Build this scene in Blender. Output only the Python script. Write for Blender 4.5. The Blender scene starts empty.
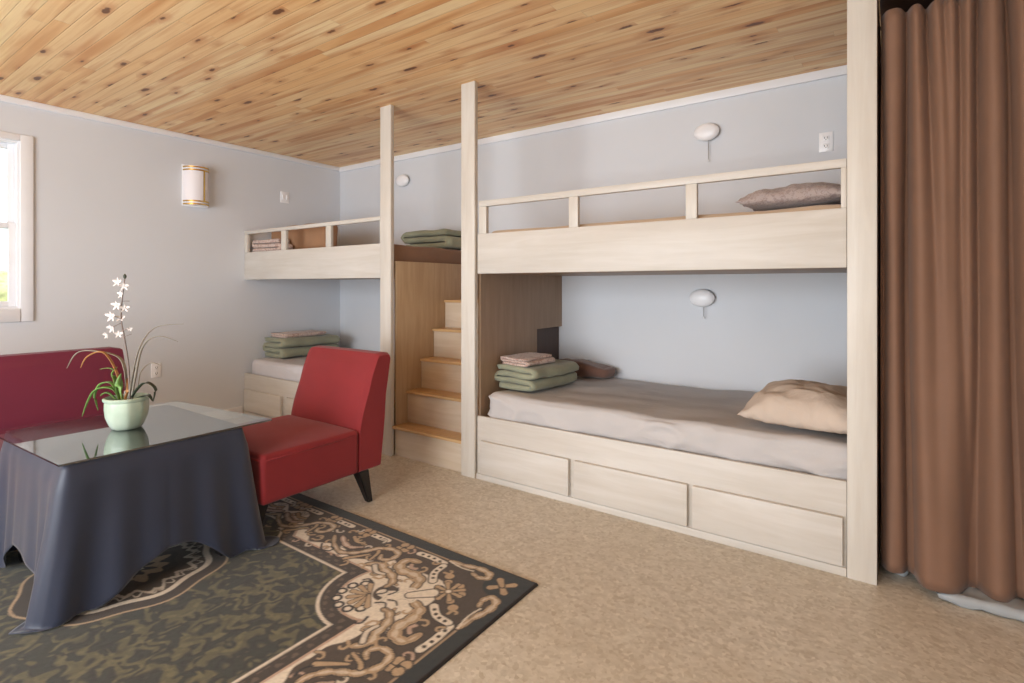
import bpy, bmesh, math, random
import numpy as np
from mathutils import Vector, Matrix, noise
random.seed(7)
S = bpy.context.scene
COL = S.collection

# ------------------------------------------------------------------ camera, light, exposure
cam_d = bpy.data.cameras.new('camera')
cam = bpy.data.objects.new('camera', cam_d); COL.objects.link(cam); S.camera = cam
cam.location = (0, 0, 1.206)
cam.rotation_euler = (math.radians(90), 0, math.radians(35.305))
cam_d.sensor_width = 36.0
cam_d.lens = 538 / 1024 * 36
cam_d.shift_y = -55.5 / 1024
cam_d.clip_start = 0.02
S.view_settings.view_transform = 'Standard'
S.view_settings.look = 'None'
S.view_settings.gamma = 1
S.view_settings.use_curve_mapping = False
S.view_settings.exposure = 0.20
S.cycles.use_denoising = True
S.cycles.max_bounces = 10
S.cycles.diffuse_bounces = 6
S.cycles.caustics_reflective = False

w = bpy.data.worlds.new('sky'); S.world = w; w.use_nodes = True
bg = w.node_tree.nodes['Background']
bg.inputs[0].default_value = (0.86, 0.93, 1.0, 1); bg.inputs[1].default_value = 2.0

def area(name, loc, rot, sx, sy, power, col=(1, 1, 1), spread=180):
    d = bpy.data.lights.new(name, 'AREA'); d.shape = 'RECTANGLE'; d.size = sx; d.size_y = sy
    d.energy = power; d.color = col; d.spread = math.radians(spread)
    o = bpy.data.objects.new(name, d); COL.objects.link(o); o.location = loc; o.rotation_euler = rot
    return o
# daylight through the wide glazed opening behind the camera and through the windows
area('daylight_patio', (-2.0, -2.47, 1.25), (math.radians(90), 0, 0), 3.2, 2.1, 180, (0.905, 0.95, 1.0))
area('daylight_side', (1.77, -0.6, 1.4), (0, math.radians(90), 0), 1.3, 1.4, 5, (0.905, 0.95, 1.0))
#area('daylight_left', (-5.15, 0.6, 1.63), (0, math.radians(-90), 0), 1.1, 0.86, 30, (0.93, 0.97, 1.0))

XL, YB, XR, YFR, HC = -4.90, 3.69, 1.70, -2.40, 2.492

# ------------------------------------------------------------------ materials
def lin(c):
    return tuple(((v / 255 / 12.92) if v / 255 <= 0.04045 else ((v / 255 + 0.055) / 1.055) ** 2.4) for v in c) + (1,)

class N:
    """tiny node helper"""
    def __init__(s, name):
        s.m = bpy.data.materials.new(name); s.m.use_nodes = True
        s.t = s.m.node_tree; s.b = s.t.nodes['Principled BSDF']
    def n(s, typ, **kw):
        nd = s.t.nodes.new(typ)
        for k, v in kw.items():
            if k.startswith('i_'):
                nd.inputs[k[2:].replace('_', ' ')].default_value = v
            else: setattr(nd, k, v)
        return nd
    def l(s, a, b): s.t.links.new(a, b)
    def math(s, op, a, b=None, c=None):
        nd = s.t.nodes.new('ShaderNodeMath'); nd.operation = op
        for i, v in enumerate((a, b, c)):
            if v is None: continue
            if isinstance(v, (int, float)): nd.inputs[i].default_value = v
            else: s.l(v, nd.inputs[i])
        return nd.outputs[0]
    def mix(s, f, a, b, mode='MIX'):
        nd = s.t.nodes.new('ShaderNodeMix'); nd.data_type = 'RGBA'; nd.blend_type = mode
        for i, v in ((0, f), (6, a), (7, b)):
            if isinstance(v, (int, float)): nd.inputs[i].default_value = v
            elif isinstance(v, tuple): nd.inputs[i].default_value = v
            else: s.l(v, nd.inputs[i])
        return nd.outputs[2]
    def ramp(s, f, lo, hi):
        nd = s.t.nodes.new('ShaderNodeMapRange'); nd.clamp = True
        nd.inputs[1].default_value = lo; nd.inputs[2].default_value = hi
        s.l(f, nd.inputs[0]); return nd.outputs[0]
    def coords(s): return s.n('ShaderNodeTexCoord').outputs['Object']
    def noise(s, vec, scale, detail=3, rough=0.5, dist=0.0, sc3=(1, 1, 1)):
        mp = s.n('ShaderNodeMapping'); mp.inputs['Scale'].default_value = sc3; s.l(vec, mp.inputs['Vector'])
        nd = s.n('ShaderNodeTexNoise'); nd.inputs['Scale'].default_value = scale
        nd.inputs['Detail'].default_value = detail; nd.inputs['Roughness'].default_value = rough
        nd.inputs['Distortion'].default_value = dist
        s.l(mp.outputs[0], nd.inputs['Vector']); return nd.outputs[0]
    def bump(s, h, strength=0.3, dist=0.01):
        nd = s.n('ShaderNodeBump'); nd.inputs['Strength'].default_value = strength
        nd.inputs['Distance'].default_value = dist; s.l(h, nd.inputs['Height']); s.l(nd.outputs[0], s.b.inputs['Normal'])
    def base(s, c):
        if isinstance(c, tuple): s.b.inputs['Base Color'].default_value = c
        else: s.l(c, s.b.inputs['Base Color'])
    def rough(s, v): s.b.inputs['Roughness'].default_value = v

def plain(name, rgb, rough=0.5, metal=0.0, var=0.06, scale=8, bump=0.0, bscale=60, sheen=0.0, spec=0.5):
    a = N(name); c = a.coords(); f = a.noise(c, scale, 4)
    lo = tuple(x * (1 - var) for x in lin(rgb)[:3]) + (1,); hi = tuple(min(1, x * (1 + var)) for x in lin(rgb)[:3]) + (1,)
    a.base(a.mix(a.ramp(f, 0.3, 0.7), lo, hi)); a.rough(rough); a.b.inputs['Metallic'].default_value = metal
    a.b.inputs['Specular IOR Level'].default_value = spec
    if sheen: a.b.inputs['Sheen Weight'].default_value = sheen
    if bump: a.bump(a.noise(c, bscale, 3), bump, 0.004)
    return a.m

def wood(name, rgb, rgb2, axis=0, rough=0.45, grain=1.0):
    """pale sheet wood, grain along axis 0/1/2"""
    a = N(name); c = a.coords()
    sc = [14, 14, 14]; sc[axis] = 1.2
    f = a.noise(c, 1.6, 5, 0.6, 0.6, tuple(sc)); g = a.noise(c, 2.2, 3, 0.5, 0.3)
    k = a.mix(a.ramp(f, 0.32, 0.68), lin(rgb), lin(rgb2))
    k = a.mix(a.math('MULTIPLY', a.ramp(g, 0.35, 0.75), 0.25 * grain), k, tuple(x * 0.86 for x in lin(rgb2)[:3]) + (1,))
    a.base(k); a.rough(rough); a.bump(f, 0.08, 0.002)
    return a.m

def mat_pine():
    a = N('knotty_pine'); c = a.coords()
    sp = a.n('ShaderNodeSeparateXYZ'); a.l(c, sp.inputs[0]); x, y = sp.outputs[0], sp.outputs[1]
    W = 0.070
    v = a.math('DIVIDE', y, W); pid = a.math('FLOOR', v); fr = a.math('FRACT', v)
    wn = a.n('ShaderNodeTexWhiteNoise', noise_dimensions='1D'); a.l(pid, wn.inputs['W'])
    r1 = wn.outputs[0]
    xs = a.math('ADD', x, a.math('MULTIPLY', r1, 9.0))
    bid = a.math('FLOOR', a.math('DIVIDE', xs, 2.3)); frx = a.math('FRACT', a.math('DIVIDE', xs, 2.3))
    cb = a.n('ShaderNodeCombineXYZ'); a.l(pid, cb.inputs[0]); a.l(bid, cb.inputs[1])
    wn2 = a.n('ShaderNodeTexWhiteNoise', noise_dimensions='2D'); a.l(cb.outputs[0], wn2.inputs['Vector']); r2 = wn2.outputs[0]
    base = a.mix(r2, lin((244, 218, 170)), lin((236, 190, 132)))
    g = a.n('ShaderNodeCombineXYZ')
    a.l(a.math('MULTIPLY', xs, 1.1), g.inputs[0]); a.l(a.math('MULTIPLY', y, 30.0), g.inputs[1]); a.l(a.math('MULTIPLY', r2, 30.0), g.inputs[2])
    f = a.noise(g.outputs[0], 1.3, 4, 0.55, 0.8)
    base = a.mix(a.math('MULTIPLY', a.ramp(f, 0.45, 0.72), 0.55), base, lin((208, 150, 94)))
    g2 = a.n('ShaderNodeCombineXYZ')
    a.l(a.math('MULTIPLY', xs, 0.7), g2.inputs[0]); a.l(a.math('MULTIPLY', y, 9.0), g2.inputs[1]); a.l(a.math('MULTIPLY', r2, 50.0), g2.inputs[2])
    f2 = a.noise(g2.outputs[0], 1.2, 2)
    base = a.mix(a.math('MULTIPLY', a.ramp(f2, 0.50, 0.68), 0.8), base, lin((204, 138, 80)))
    # knots: elongated spots with a darker streak either side
    kv = a.n('ShaderNodeCombineXYZ'); a.l(a.math('MULTIPLY', xs, 2.6), kv.inputs[0]); a.l(a.math('MULTIPLY', v, 0.56), kv.inputs[1])
    wob = a.math('MULTIPLY', a.math('SUBTRACT', a.noise(c, 40, 2), 0.5), 0.13)
    vo = a.n('ShaderNodeTexVoronoi', voronoi_dimensions='2D'); vo.inputs['Scale'].default_value = 1.0; a.l(kv.outputs[0], vo.inputs['Vector'])
    vc = a.n('ShaderNodeSeparateColor'); a.l(vo.outputs['Color'], vc.inputs[0])
    rad = a.math('MULTIPLY', a.ramp(vc.outputs[0], 0.40, 1.0), 0.13)
    dd = a.math('SUBTRACT', a.math('ADD', vo.outputs['Distance'], wob), rad)
    halo = a.math('SUBTRACT', 1.0, a.ramp(dd, -0.02, 0.22))
    halo = a.math('MULTIPLY', halo, a.math('GREATER_THAN', vc.outputs[0], 0.42))
    base = a.mix(a.math('MULTIPLY', halo, 0.65), base, lin((186, 112, 58)))
    core = a.math('MULTIPLY', a.math('SUBTRACT', 1.0, a.ramp(dd, -0.03, 0.015)), a.math('GREATER_THAN', vc.outputs[0], 0.52))
    base = a.mix(a.math('MULTIPLY', core, 0.9), base, lin((96, 56, 30)))
    e = a.math('MINIMUM', fr, a.math('SUBTRACT', 1.0, fr)); gap = a.math('SUBTRACT', 1.0, a.ramp(e, 0.0, 0.05))
    ex = a.math('SUBTRACT', 1.0, a.ramp(frx, 0.0, 0.002))
    gp = a.math('MAXIMUM', gap, ex)
    base = a.mix(a.math('MULTIPLY', gp, 0.28), base, lin((140, 88, 46)))
    a.base(base); a.rough(0.42)
    a.bump(a.math('SUBTRACT', 1.0, gp), 0.35, 0.004)
    return a.m

def mat_floor():
    a = N('speckled_floor'); c = a.coords()
    big = a.noise(c, 1.6, 3); mid = a.noise(c, 14, 4, 0.6, 1.2, (1, 1.6, 1))
    vo = a.n('ShaderNodeTexVoronoi'); vo.inputs['Scale'].default_value = 75; a.l(c, vo.inputs['Vector'])
    vs = a.n('ShaderNodeSeparateColor'); a.l(vo.outputs['Color'], vs.inputs[0])
    k = a.mix(a.ramp(mid, 0.3, 0.7), lin((187, 177, 161)), lin((212, 204, 190)))
    k = a.mix(a.math('MULTIPLY', a.ramp(vs.outputs[0], 0.5, 1.0), 0.5), k, lin((164, 148, 124)))
    k = a.mix(a.math('MULTIPLY', a.ramp(vs.outputs[1], 0.7, 1.0), 0.45), k, lin((228, 220, 206)))
    k = a.mix(a.math('MULTIPLY', a.ramp(big, 0.4, 0.7), 0.3), k, lin((188, 172, 148)))
    a.base(k); a.rough(0.38); a.bump(mid, 0.06, 0.003)
    return a.m

def fabric(name, rgb, var=0.1, weave=700, rough=0.85, sheen=0.25, bump=0.25, wr=0.0, wscale=6, aniso=(1, 1, 1)):
    a = N(name); c = a.coords(); f = a.noise(c, 5, 4); wv = a.noise(c, weave, 2)
    lo = tuple(x * (1 - var) for x in lin(rgb)[:3]) + (1,); hi = tuple(min(1, x * (1 + var)) for x in lin(rgb)[:3]) + (1,)
    a.base(a.mix(a.ramp(a.math('ADD', a.math('MULTIPLY', f, 0.6), a.math('MULTIPLY', wv, 0.4)), 0.35, 0.65), lo, hi))
    a.rough(rough); a.b.inputs['Sheen Weight'].default_value = sheen; a.b.inputs['Sheen Roughness'].default_value = 0.5
    h = wv
    if wr:
        h = a.math('ADD', a.math('MULTIPLY', wv, 0.05), a.math('MULTIPLY', a.noise(c, wscale, 3, 0.5, 1.0, aniso), wr))
        a.bump(h, bump, 0.03)
    else: a.bump(h, bump, 0.001)
    return a.m

def mat_printed(name, ground, ink, scale=28, thr=(0.52, 0.56)):
    a = N(name); c = a.coords(); f = a.noise(c, scale, 2, 0.5, 1.5)
    a.base(a.mix(a.math('MULTIPLY', a.ramp(f, *thr), 0.8), lin(ground), lin(ink))); a.rough(0.85)
    a.b.inputs['Sheen Weight'].default_value = 0.2; a.bump(a.noise(c, 12, 3), 0.3, 0.01)
    return a.m

M = {}
M['wall'] = plain('grey_wall_paint', (217, 220, 225), 0.6, var=0.015, scale=2, bump=0.05, bscale=120)
M['white'] = plain('white_trim_paint', (238, 239, 243), 0.35, var=0.015)
M['plastic'] = plain('white_plastic', (248, 248, 250), 0.3, var=0.01)
M['slot'] = plain('dark_slots', (70, 70, 72), 0.6)
M['pine'] = mat_pine()
M['floor'] = mat_floor()
M['ply'] = wood('whitewashed_board', (212, 207, 200), (199, 192, 182), 0)
M['plyv'] = wood('whitewashed_post_board', (214, 209, 200), (203, 195, 184), 2)
M['birch'] = wood('birch_plywood', (190, 162, 128), (172, 142, 108), 2)
M['birchx'] = wood('birch_step_board', (214, 178, 130), (196, 156, 108), 0, 0.35)
M['riser'] = wood('pale_birch_riser', (218, 204, 186), (204, 186, 162), 0, 0.4)
M['taupe'] = wood('taupe_stained_panel', (166, 140, 116), (150, 124, 100), 2)
M['shadewood'] = wood('shade_brown_board', (84, 58, 44), (66, 44, 34), 2)  # dark brown stands in for shade in the closet and stair recess
M['red'] = fabric('red_upholstery', (130, 25, 30), 0.06, 500, 0.8, 0.12)
M['burg'] = fabric('burgundy_upholstery', (106, 24, 50), 0.06, 500, 0.8, 0.12)
M['blackleg'] = plain('black_lacquered_leg', (20, 18, 20), 0.3)
M['navy'] = fabric('slate_navy_cloth', (33, 40, 60), 0.06, 600, 0.5, 0.3, 0.15)
M['curtain'] = fabric('brown_curtain_cloth', (124, 91, 71), 0.06, 500, 0.75, 0.1, 0.2)
M['sheet'] = fabric('taupe_grey_sheet', (192, 188, 187), 0.05, 600, 0.8, 0.0, 0.4, 0.7, 5, (0.8, 1.6, 1))
M['sheetw'] = fabric('pale_grey_sheet', (206, 202, 204), 0.05, 600, 0.8, 0.0, 0.3, 0.6, 5)
M['beige'] = fabric('beige_mattress_ticking', (200, 176, 150), 0.06, 600)
M['brownmat'] = fabric('brown_mattress_cover', (134, 98, 72), 0.1, 600)
M['green'] = fabric('sage_green_blanket', (146, 148, 126), 0.14, 200, 0.9, 0.2, 0.5)
M['pillow'] = fabric('beige_pink_pillowcase', (200, 184, 170), 0.05, 500, 0.85, 0.0, 0.5, 0.8, 9)
M['pillowp'] = mat_printed('mauve_speckled_pillowcase', (172, 156, 150), (146, 128, 124), 60)
M['pinkprint'] = mat_printed('pink_patterned_cloth', (204, 184, 174), (168, 132, 120), 45)
M['brownblanket'] = fabric('brown_blanket', (112, 82, 70), 0.12, 200, 0.9, 0.3)
M['orangebrown'] = fabric('caramel_cushion_cloth', (160, 120, 88), 0.1, 300, 0.8, 0.1)
M['brass'] = plain('polished_brass', (214, 176, 98), 0.22, 1.0)
M['steel'] = plain('brushed_nickel', (190, 190, 190), 0.3, 1.0)
M['tablewood'] = plain('black_table_wood', (30, 26, 26), 0.4)
M['soil'] = plain('dark_potting_soil', (50, 38, 30), 0.9, var=0.4, scale=80, bump=0.6)
M['leaf'] = plain('green_leaf', (112, 150, 78), 0.45, var=0.2, scale=30)
M['leafdark'] = plain('dark_green_leaf', (56, 66, 52), 0.35, var=0.2)
M['leafdry'] = plain('greyed_dry_leaf', (150, 144, 132), 0.6, var=0.15)
M['leafor'] = plain('orange_tinged_leaf', (196, 140, 84), 0.5, var=0.2)
M['stem'] = plain('brown_grey_stem', (118, 104, 98), 0.6)
M['petal'] = plain('cream_white_petal', (216, 208, 204), 0.5, var=0.04)
def mat_pot():
    a = N('pale_celadon_glaze'); c = a.coords()
    a.base(a.mix(a.ramp(a.noise(c, 9, 3), 0.35, 0.7), lin((170, 190, 168)), lin((196, 210, 192)))); a.rough(0.22)
    return a.m
M['pot'] = mat_pot()
def mat_glass(name, col, ior, rough=0.0):
    a = N(name); a.b.inputs['Transmission Weight'].default_value = 1; a.b.inputs['IOR'].default_value = ior
    a.rough(rough); a.base(col); return a.m
M['glass'] = mat_glass('clear_window_glass', (1, 1, 1, 1), 1.1)
M['tableglass'] = mat_glass('thick_table_glass', (0.86, 0.94, 0.9, 1), 2.6)
M['film'] = mat_glass('cloudy_plastic_film', (0.55, 0.58, 0.6, 1), 1.3, 0.2); M['film'].node_tree.nodes['Principled BSDF'].inputs['Transmission Weight'].default_value = 0.35
def mat_opal():
    a = N('opal_lamp_diffuser'); a.base(lin((240, 236, 240))); a.rough(0.25); a.b.inputs['Subsurface Weight'].default_value = 0.0
    return a.m
M['opal'] = mat_opal()

# ------------------------------------------------------------------ mesh helpers
def link(name, bm, mat, parent=None, smooth=False, auto=None):
    me = bpy.data.meshes.new(name)
    bmesh.ops.recalc_face_normals(bm, faces=bm.faces)
    bm.to_mesh(me); bm.free(); me.materials.append(mat)
    if smooth or auto:
        me.polygons.foreach_set('use_smooth', [True] * len(me.polygons))
        if auto: me.set_sharp_from_angle(angle=math.radians(auto))
    o = bpy.data.objects.new(name, me); COL.objects.link(o)
    if parent is not None:
        o.parent = parent
        root = parent
        off = Vector(parent.location)
        while root.parent: root = root.parent; off += Vector(root.location)
        me.transform(Matrix.Translation(-off))
    return o

def tag(o, label, cat, group=None, kind=None):
    o['label'] = label; o['category'] = cat
    if group: o['group'] = group
    if kind: o['kind'] = kind
    return o
def lab(o, s): o['label'] = s; return o
def thing(name, label, cat, loc, group=None):
    o = bpy.data.objects.new(name, None); COL.objects.link(o); o.location = loc; o.empty_display_size = 0.1
    return tag(o, label, cat, group)
def struct(o): o['kind'] = 'structure'; return o
def centre(o):
    """put the origin of a one-mesh thing at its base centre"""
    me = o.data; n = len(me.vertices); co = np.empty(n * 3); me.vertices.foreach_get('co', co); co = co.reshape(-1, 3)
    a, b = co.min(0), co.max(0); p = Vector(((a[0] + b[0]) / 2, (a[1] + b[1]) / 2, a[2]))
    me.transform(Matrix.Translation(-p)); o.location = p; return o

def B(bm, x0, x1, y0, y1, z0, z1, bev=0.0, seg=2):
    r = bmesh.ops.create_cube(bm, size=1)
    for v in r['verts']:
        v.co = Vector((x0 + (v.co.x + .5) * (x1 - x0), y0 + (v.co.y + .5) * (y1 - y0), z0 + (v.co.z + .5) * (z1 - z0)))
    if bev:
        es = list({e for v in r['verts'] for e in v.link_edges})
        bmesh.ops.bevel(bm, geom=es, offset=bev, segments=seg, affect='EDGES', profile=0.5)
def box(name, x0, x1, y0, y1, z0, z1, mat, parent=None, bev=0.003):
    bm = bmesh.new(); B(bm, x0, x1, y0, y1, z0, z1, bev); return link(name, bm, mat, parent, auto=35)

def prism(bm, pts, ax, a, b):
    """extrude polygon pts (2-D, in the plane normal to ax) from a to b"""
    def P(p, t):
        return {'x': (t, p[0], p[1]), 'y': (p[0], t, p[1]), 'z': (p[0], p[1], t)}[ax]
    v0 = [bm.verts.new(P(p, a)) for p in pts]; v1 = [bm.verts.new(P(p, b)) for p in pts]
    n = len(pts); bm.faces.new(v0); bm.faces.new(v1[::-1])
    for i in range(n): bm.faces.new((v0[i], v0[(i + 1) % n], v1[(i + 1) % n], v1[i]))
    return v0 + v1

def lathe(bm, prof, c=(0, 0, 0), axis='z', n=32, squash=1.0):
    rings = []
    for r, h in prof:
        ring = []
        for i in range(n):
            a = 2 * math.pi * i / n; p, q = r * math.cos(a), r * math.sin(a) * squash
            co = {'z': (p, q, h), 'y': (p, h, q), 'x': (h, p, q)}[axis]
            ring.append(bm.verts.new(Vector(co) + Vector(c)))
        rings.append(ring)
    for a, b in zip(rings, rings[1:]):
        for i in range(n): bm.faces.new((a[i], a[(i + 1) % n], b[(i + 1) % n], b[i]))
    bm.faces.new(rings[0]); bm.faces.new(rings[-1][::-1])

def tube(bm, pts, rad, n=8):
    pts = [Vector(p) for p in pts]; rs = rad if isinstance(rad, (list, tuple)) else [rad] * len(pts); rings = []
    up = Vector((0.13, 0.21, 1)).normalized()
    for i, p in enumerate(pts):
        t = (pts[min(i + 1, len(pts) - 1)] - pts[max(i - 1, 0)]).normalized()
        s = t.cross(up if abs(t.dot(up)) < 0.95 else Vector((1, 0, 0))).normalized(); u = s.cross(t)
        rings.append([bm.verts.new(p + (s * math.cos(2 * math.pi * k / n) + u * math.sin(2 * math.pi * k / n)) * rs[i]) for k in range(n)])
    for a, b in zip(rings, rings[1:]):
        for k in range(n): bm.faces.new((a[k], a[(k + 1) % n], b[(k + 1) % n], b[k]))
    bm.faces.new(rings[0]); bm.faces.new(rings[-1][::-1])

def bez(ps, n=14):
    """Catmull-Rom through the points"""
    ps = [Vector(p) for p in ps]; q = [ps[0]] + ps + [ps[-1]]; out = []
    for i in range(1, len(q) - 2):
        for k in range(n):
            t = k / n; a, b, c, d = q[i - 1], q[i], q[i + 1], q[i + 2]
            out.append(0.5 * ((2 * b) + (c - a) * t + (2 * a - 5 * b + 4 * c - d) * t * t + (3 * b - a - 3 * c + d) * t ** 3))
    out.append(ps[-1]); return out

def rbox(bm, c, size, r, res, disp=None):
    """rounded box of fine quads; disp(point, normal) returns a push along the normal"""
    hx, hy, hz = (s / 2 for s in size); cache = {}
    def vert(p):
        key = tuple(round(k, 5) for k in p)
        if key in cache: return cache[key]
        q = Vector((max(-hx + r, min(hx - r, p[0])), max(-hy + r, min(hy - r, p[1])), max(-hz + r, min(hz - r, p[2]))))
        d = Vector(p) - q
        nn = d.normalized() if d.length > 1e-9 else Vector((0, 0, 1))
        co = q + nn * r + Vector(c)
        if disp: co = co + nn * disp(co, nn)
        v = bm.verts.new(co); cache[key] = v; return v
    def cuts(h):
        inner = max(1, int(round((2 * h - 2 * r) / res))); k = 4
        a = [-h + r * (1 - math.cos(math.pi / 2 * i / k)) if False else -h + r * i / k for i in range(k)]
        b = [-h + r + (2 * h - 2 * r) * i / inner for i in range(inner + 1)]
        return a + b + [-v for v in a[::-1]]
    X, Y, Z = cuts(hx), cuts(hy), cuts(hz)
    def face(g, U, V):
        for i in range(len(U) - 1):
            for j in range(len(V) - 1):
                try: bm.faces.new([vert(g(U[a], V[b])) for a, b in ((i, j), (i + 1, j), (i + 1, j + 1), (i, j + 1))])
                except ValueError: pass
    for s in (-1, 1):
        face(lambda u, v: (u, v, s * hz), X, Y); face(lambda u, v: (u, s * hy, v), X, Z); face(lambda u, v: (s * hx, u, v), Y, Z)

def nz(p, s, o=0.0): return noise.noise(Vector(p) * s + Vector((o, o * 1.7, o * 0.3)))

# ------------------------------------------------------------------ the room
T = 0.12
struct(box('floor', XL - T, XR + T, YFR - T, YB + T, -0.10, 0, M['floor'], bev=0))
struct(box('ceiling', XL - T, XR + T, YFR - T, YB + T, HC, HC + 0.1, M['pine'], bev=0))
struct(box('wall_back', XL - T, XR + T, YB, YB + T, 0, HC, M['wall'], bev=0))
def wall_hole(name, axis, at0, at1, a0, a1, holes, mat):
    """wall slab spanning a0..a1 with rectangular holes (b0,b1,z0,z1)"""
    bm = bmesh.new(); xs = sorted({a0, a1} | {h[0] for h in holes} | {h[1] for h in holes})
    for p, q in zip(xs, xs[1:]):
        hs = [h for h in holes if h[0] <= p and h[1] >= q]
        segs = [(0, HC)] if not hs else [(0, hs[0][2]), (hs[0][3], HC)]
        for z0, z1 in segs:
            if z1 - z0 < 1e-4: continue
            if axis == 'x': B(bm, at0, at1, p, q, z0, z1)
            else: B(bm, p, q, at0, at1, z0, z1)
    return struct(link(name, bm, mat))
wall_hole('wall_left', 'x', XL - T, XL, YFR - T, YB, [(0.16, 1.062, 1.05, 2.20)], M['wall'])
wall_hole('wall_front', 'y', YFR - T, YFR, XL, XR, [(-3.6, -0.4, 0.05, 2.2)], M['wall'])
wall_hole('wall_right', 'x', XR, XR + T, YFR - T, YB, [(-1.3, 0.1, 0.75, 2.05)], M['wall'])

def crown(name, pts):
    bm = bmesh.new(); B(bm, *pts, 0.006); return struct(link(name, bm, M['white'], auto=35))
crown('trim_1', (XL, XL + 0.02, YFR, YB - 0.02, HC - 0.045, HC))
crown('trim_2', (XL, -0.03, YB - 0.02, YB, HC - 0.055, HC))
crown('baseboard_left', (XL, XL + 0.016, YFR, 2.61, 0, 0.10))

# left window: casing, jamb, two sashes with a meeting rail, glass
def make_window_left():
    y0, y1, z0, z1 = 0.16, 1.062, 1.05, 2.20
    bm = bmesh.new(); X0, X1 = XL, XL + 0.018
    B(bm, X0, X1, y1, y1 + 0.07, z0 - 0.088, z1 + 0.045, 0.004); B(bm, X0, X1, y0 - 0.07, y0, z0 - 0.088, z1 + 0.045, 0.004)
    B(bm, X0, X1, y0, y1, z1, z1 + 0.045, 0.004); B(bm, X0, X1 + 0.006, y0, y1, z0 - 0.088, z0, 0.004)
    root = struct(link('window_1', bm, M['white'], auto=35))
    bm = bmesh.new(); a, b = XL - T, XL
    B(bm, a, b, y1 - 0.012, y1, z0, z1); B(bm, a, b, y0, y0 + 0.012, z0, z1); B(bm, a, b, y0 + 0.012, y1 - 0.012, z1 - 0.012, z1); B(bm, a, b, y0 + 0.012, y1 - 0.012, z0, z0 + 0.014)
    link('window_frame', bm, M['white'], root)
    for nm, xa, za, zb in (('upper', -5.000, 1.60, z1 - 0.012), ('lower', -4.965, z0 + 0.014, 1.64)):
        bm = bmesh.new(); q0, q1 = y0 + 0.012, y1 - 0.012; s = 0.038; t = 0.03
        B(bm, xa, xa + t, q0, q0 + s, za, zb, 0.003); B(bm, xa, xa + t, q1 - s, q1, za, zb, 0.003)
        B(bm, xa, xa + t, q0 + s, q1 - s, za, za + s, 0.003); B(bm, xa, xa + t, q0 + s, q1 - s, zb - s, zb, 0.003)
        fr = link('sash', bm, M['white'], root, auto=35)
        bm = bmesh.new(); B(bm, xa + 0.012, xa + 0.016, q0 + s - .004, q1 - s + .004, za + s - .004, zb - s + .004); link('pane', bm, M['glass'], fr)
    bm = bmesh.new(); B(bm, -4.935, -4.92, 0.56, 0.64, 1.605, 1.625, 0.003); link('sash_lock', bm, M['steel'], root)
make_window_left()
def plain_window(name, axis, at, a0, a1, z0, z1, mull):
    bm = bmesh.new()
    def bb(p, q, r, s, d0=0.0, d1=0.05):
        if axis == 'y': B(bm, p, q, at - d1, at - d0, r, s, 0.003)
        else: B(bm, at + d0, at + d1, p, q, r, s, 0.003)
    bb(a0, a0 + .06, z0, z1); bb(a1 - .06, a1, z0, z1); bb(a0 + .06, a1 - .06, z1 - .06, z1); bb(a0 + .06, a1 - .06, z0, z0 + .06)
    for m in mull: bb(m - .03, m + .03, z0 + .06, z1 - .06)
    struct(link(name, bm, M['white'], auto=35))
plain_window('window_2', 'y', YFR, -3.6, -0.4, 0.05, 2.2, (-2.0,))
plain_window('window_3', 'x', XR, -1.3, 0.1, 0.75, 2.05, (-0.6,))

# outside the left window: lawn and a sunlit hedge
bm = bmesh.new(); B(bm, -30, XL - T - 0.02, -12, 16, -0.4, -0.3)
struct(link('ground', bm, plain('sunlit_lawn', (150, 170, 90), 0.9, var=0.3, scale=3)))
bm = bmesh.new()
rbox(bm, (-9.2, 0.8, 0.55), (1.4, 9, 1.7), 0.35, 0.18, lambda p, n: 0.25 * nz(p, 2.2) + 0.12 * nz(p, 6))
centre(tag(link('hedge', bm, plain('yellow_green_foliage', (222, 218, 160), 0.9, var=0.4, scale=12, bump=0.8), smooth=True),
    'sunlit yellow-green hedge outside the window', 'hedge'))

# ------------------------------------------------------------------ bunk carpentry
YF = 2.63
def drawer(x0, x1, z0, z1, parent):
    bm = bmesh.new(); B(bm, x0, x1, YF - 0.026, YF - 0.001, z0, z1, 0.002)
    return link('drawer', bm, M['ply'], parent, auto=35)
def guard_rail(x0, x1, z0, z1, bars, parent, hb=0.037):
    bm = bmesh.new(); B(bm, x0, x1, YF, YF + 0.028, z1 - hb, z1, 0.003)
    r = link('guard_rail', bm, M['ply'], parent, auto=35)
    for a, b in bars:
        bm = bmesh.new(); B(bm, a, b, YF + 0.001, YF + 0.027, z0, z1 - hb, 0.002); link('baluster', bm, M['plyv'], r, auto=35)
# right bunk
rb = thing('bunk_bed', 'long whitewashed wood built-in double bunk with three lower drawers and open guard rail', 'bunk bed', (-1.1, 3.15, 0))
box('post', -2.2475, -2.137, 2.612, 2.645, 0, HC, M['plyv'], rb)
box('post', -0.155, -0.0523, 2.612, 2.645, 0, HC, M['plyv'], rb)
bm = bmesh.new(); B(bm, -2.129, -0.157, YF, YF + .02, 0.0, 0.392, 0.002)
B(bm, -2.129, -0.157, YF - 0.012, YF, 0.0, 0.036, 0.002)
link('base_panel', bm, M['ply'], rb, auto=35)
for a, b in ((-2.09, -1.465), (-1.43, -0.812), (-0.785, -0.170)): drawer(a, b, 0.044, 0.246, rb)
box('lower_platform', -2.128, -0.07, YF + .021, YB - .002, 0.33, 0.365, M['birchx'], rb)
box('fascia_board', -2.129, -0.157, YF, YF + .025, 1.283, 1.532, M['ply'], rb)
box('upper_platform', -2.128, -0.07, YF + .026, YB - .002, 1.284, 1.345, M['taupe'], rb)
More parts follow.
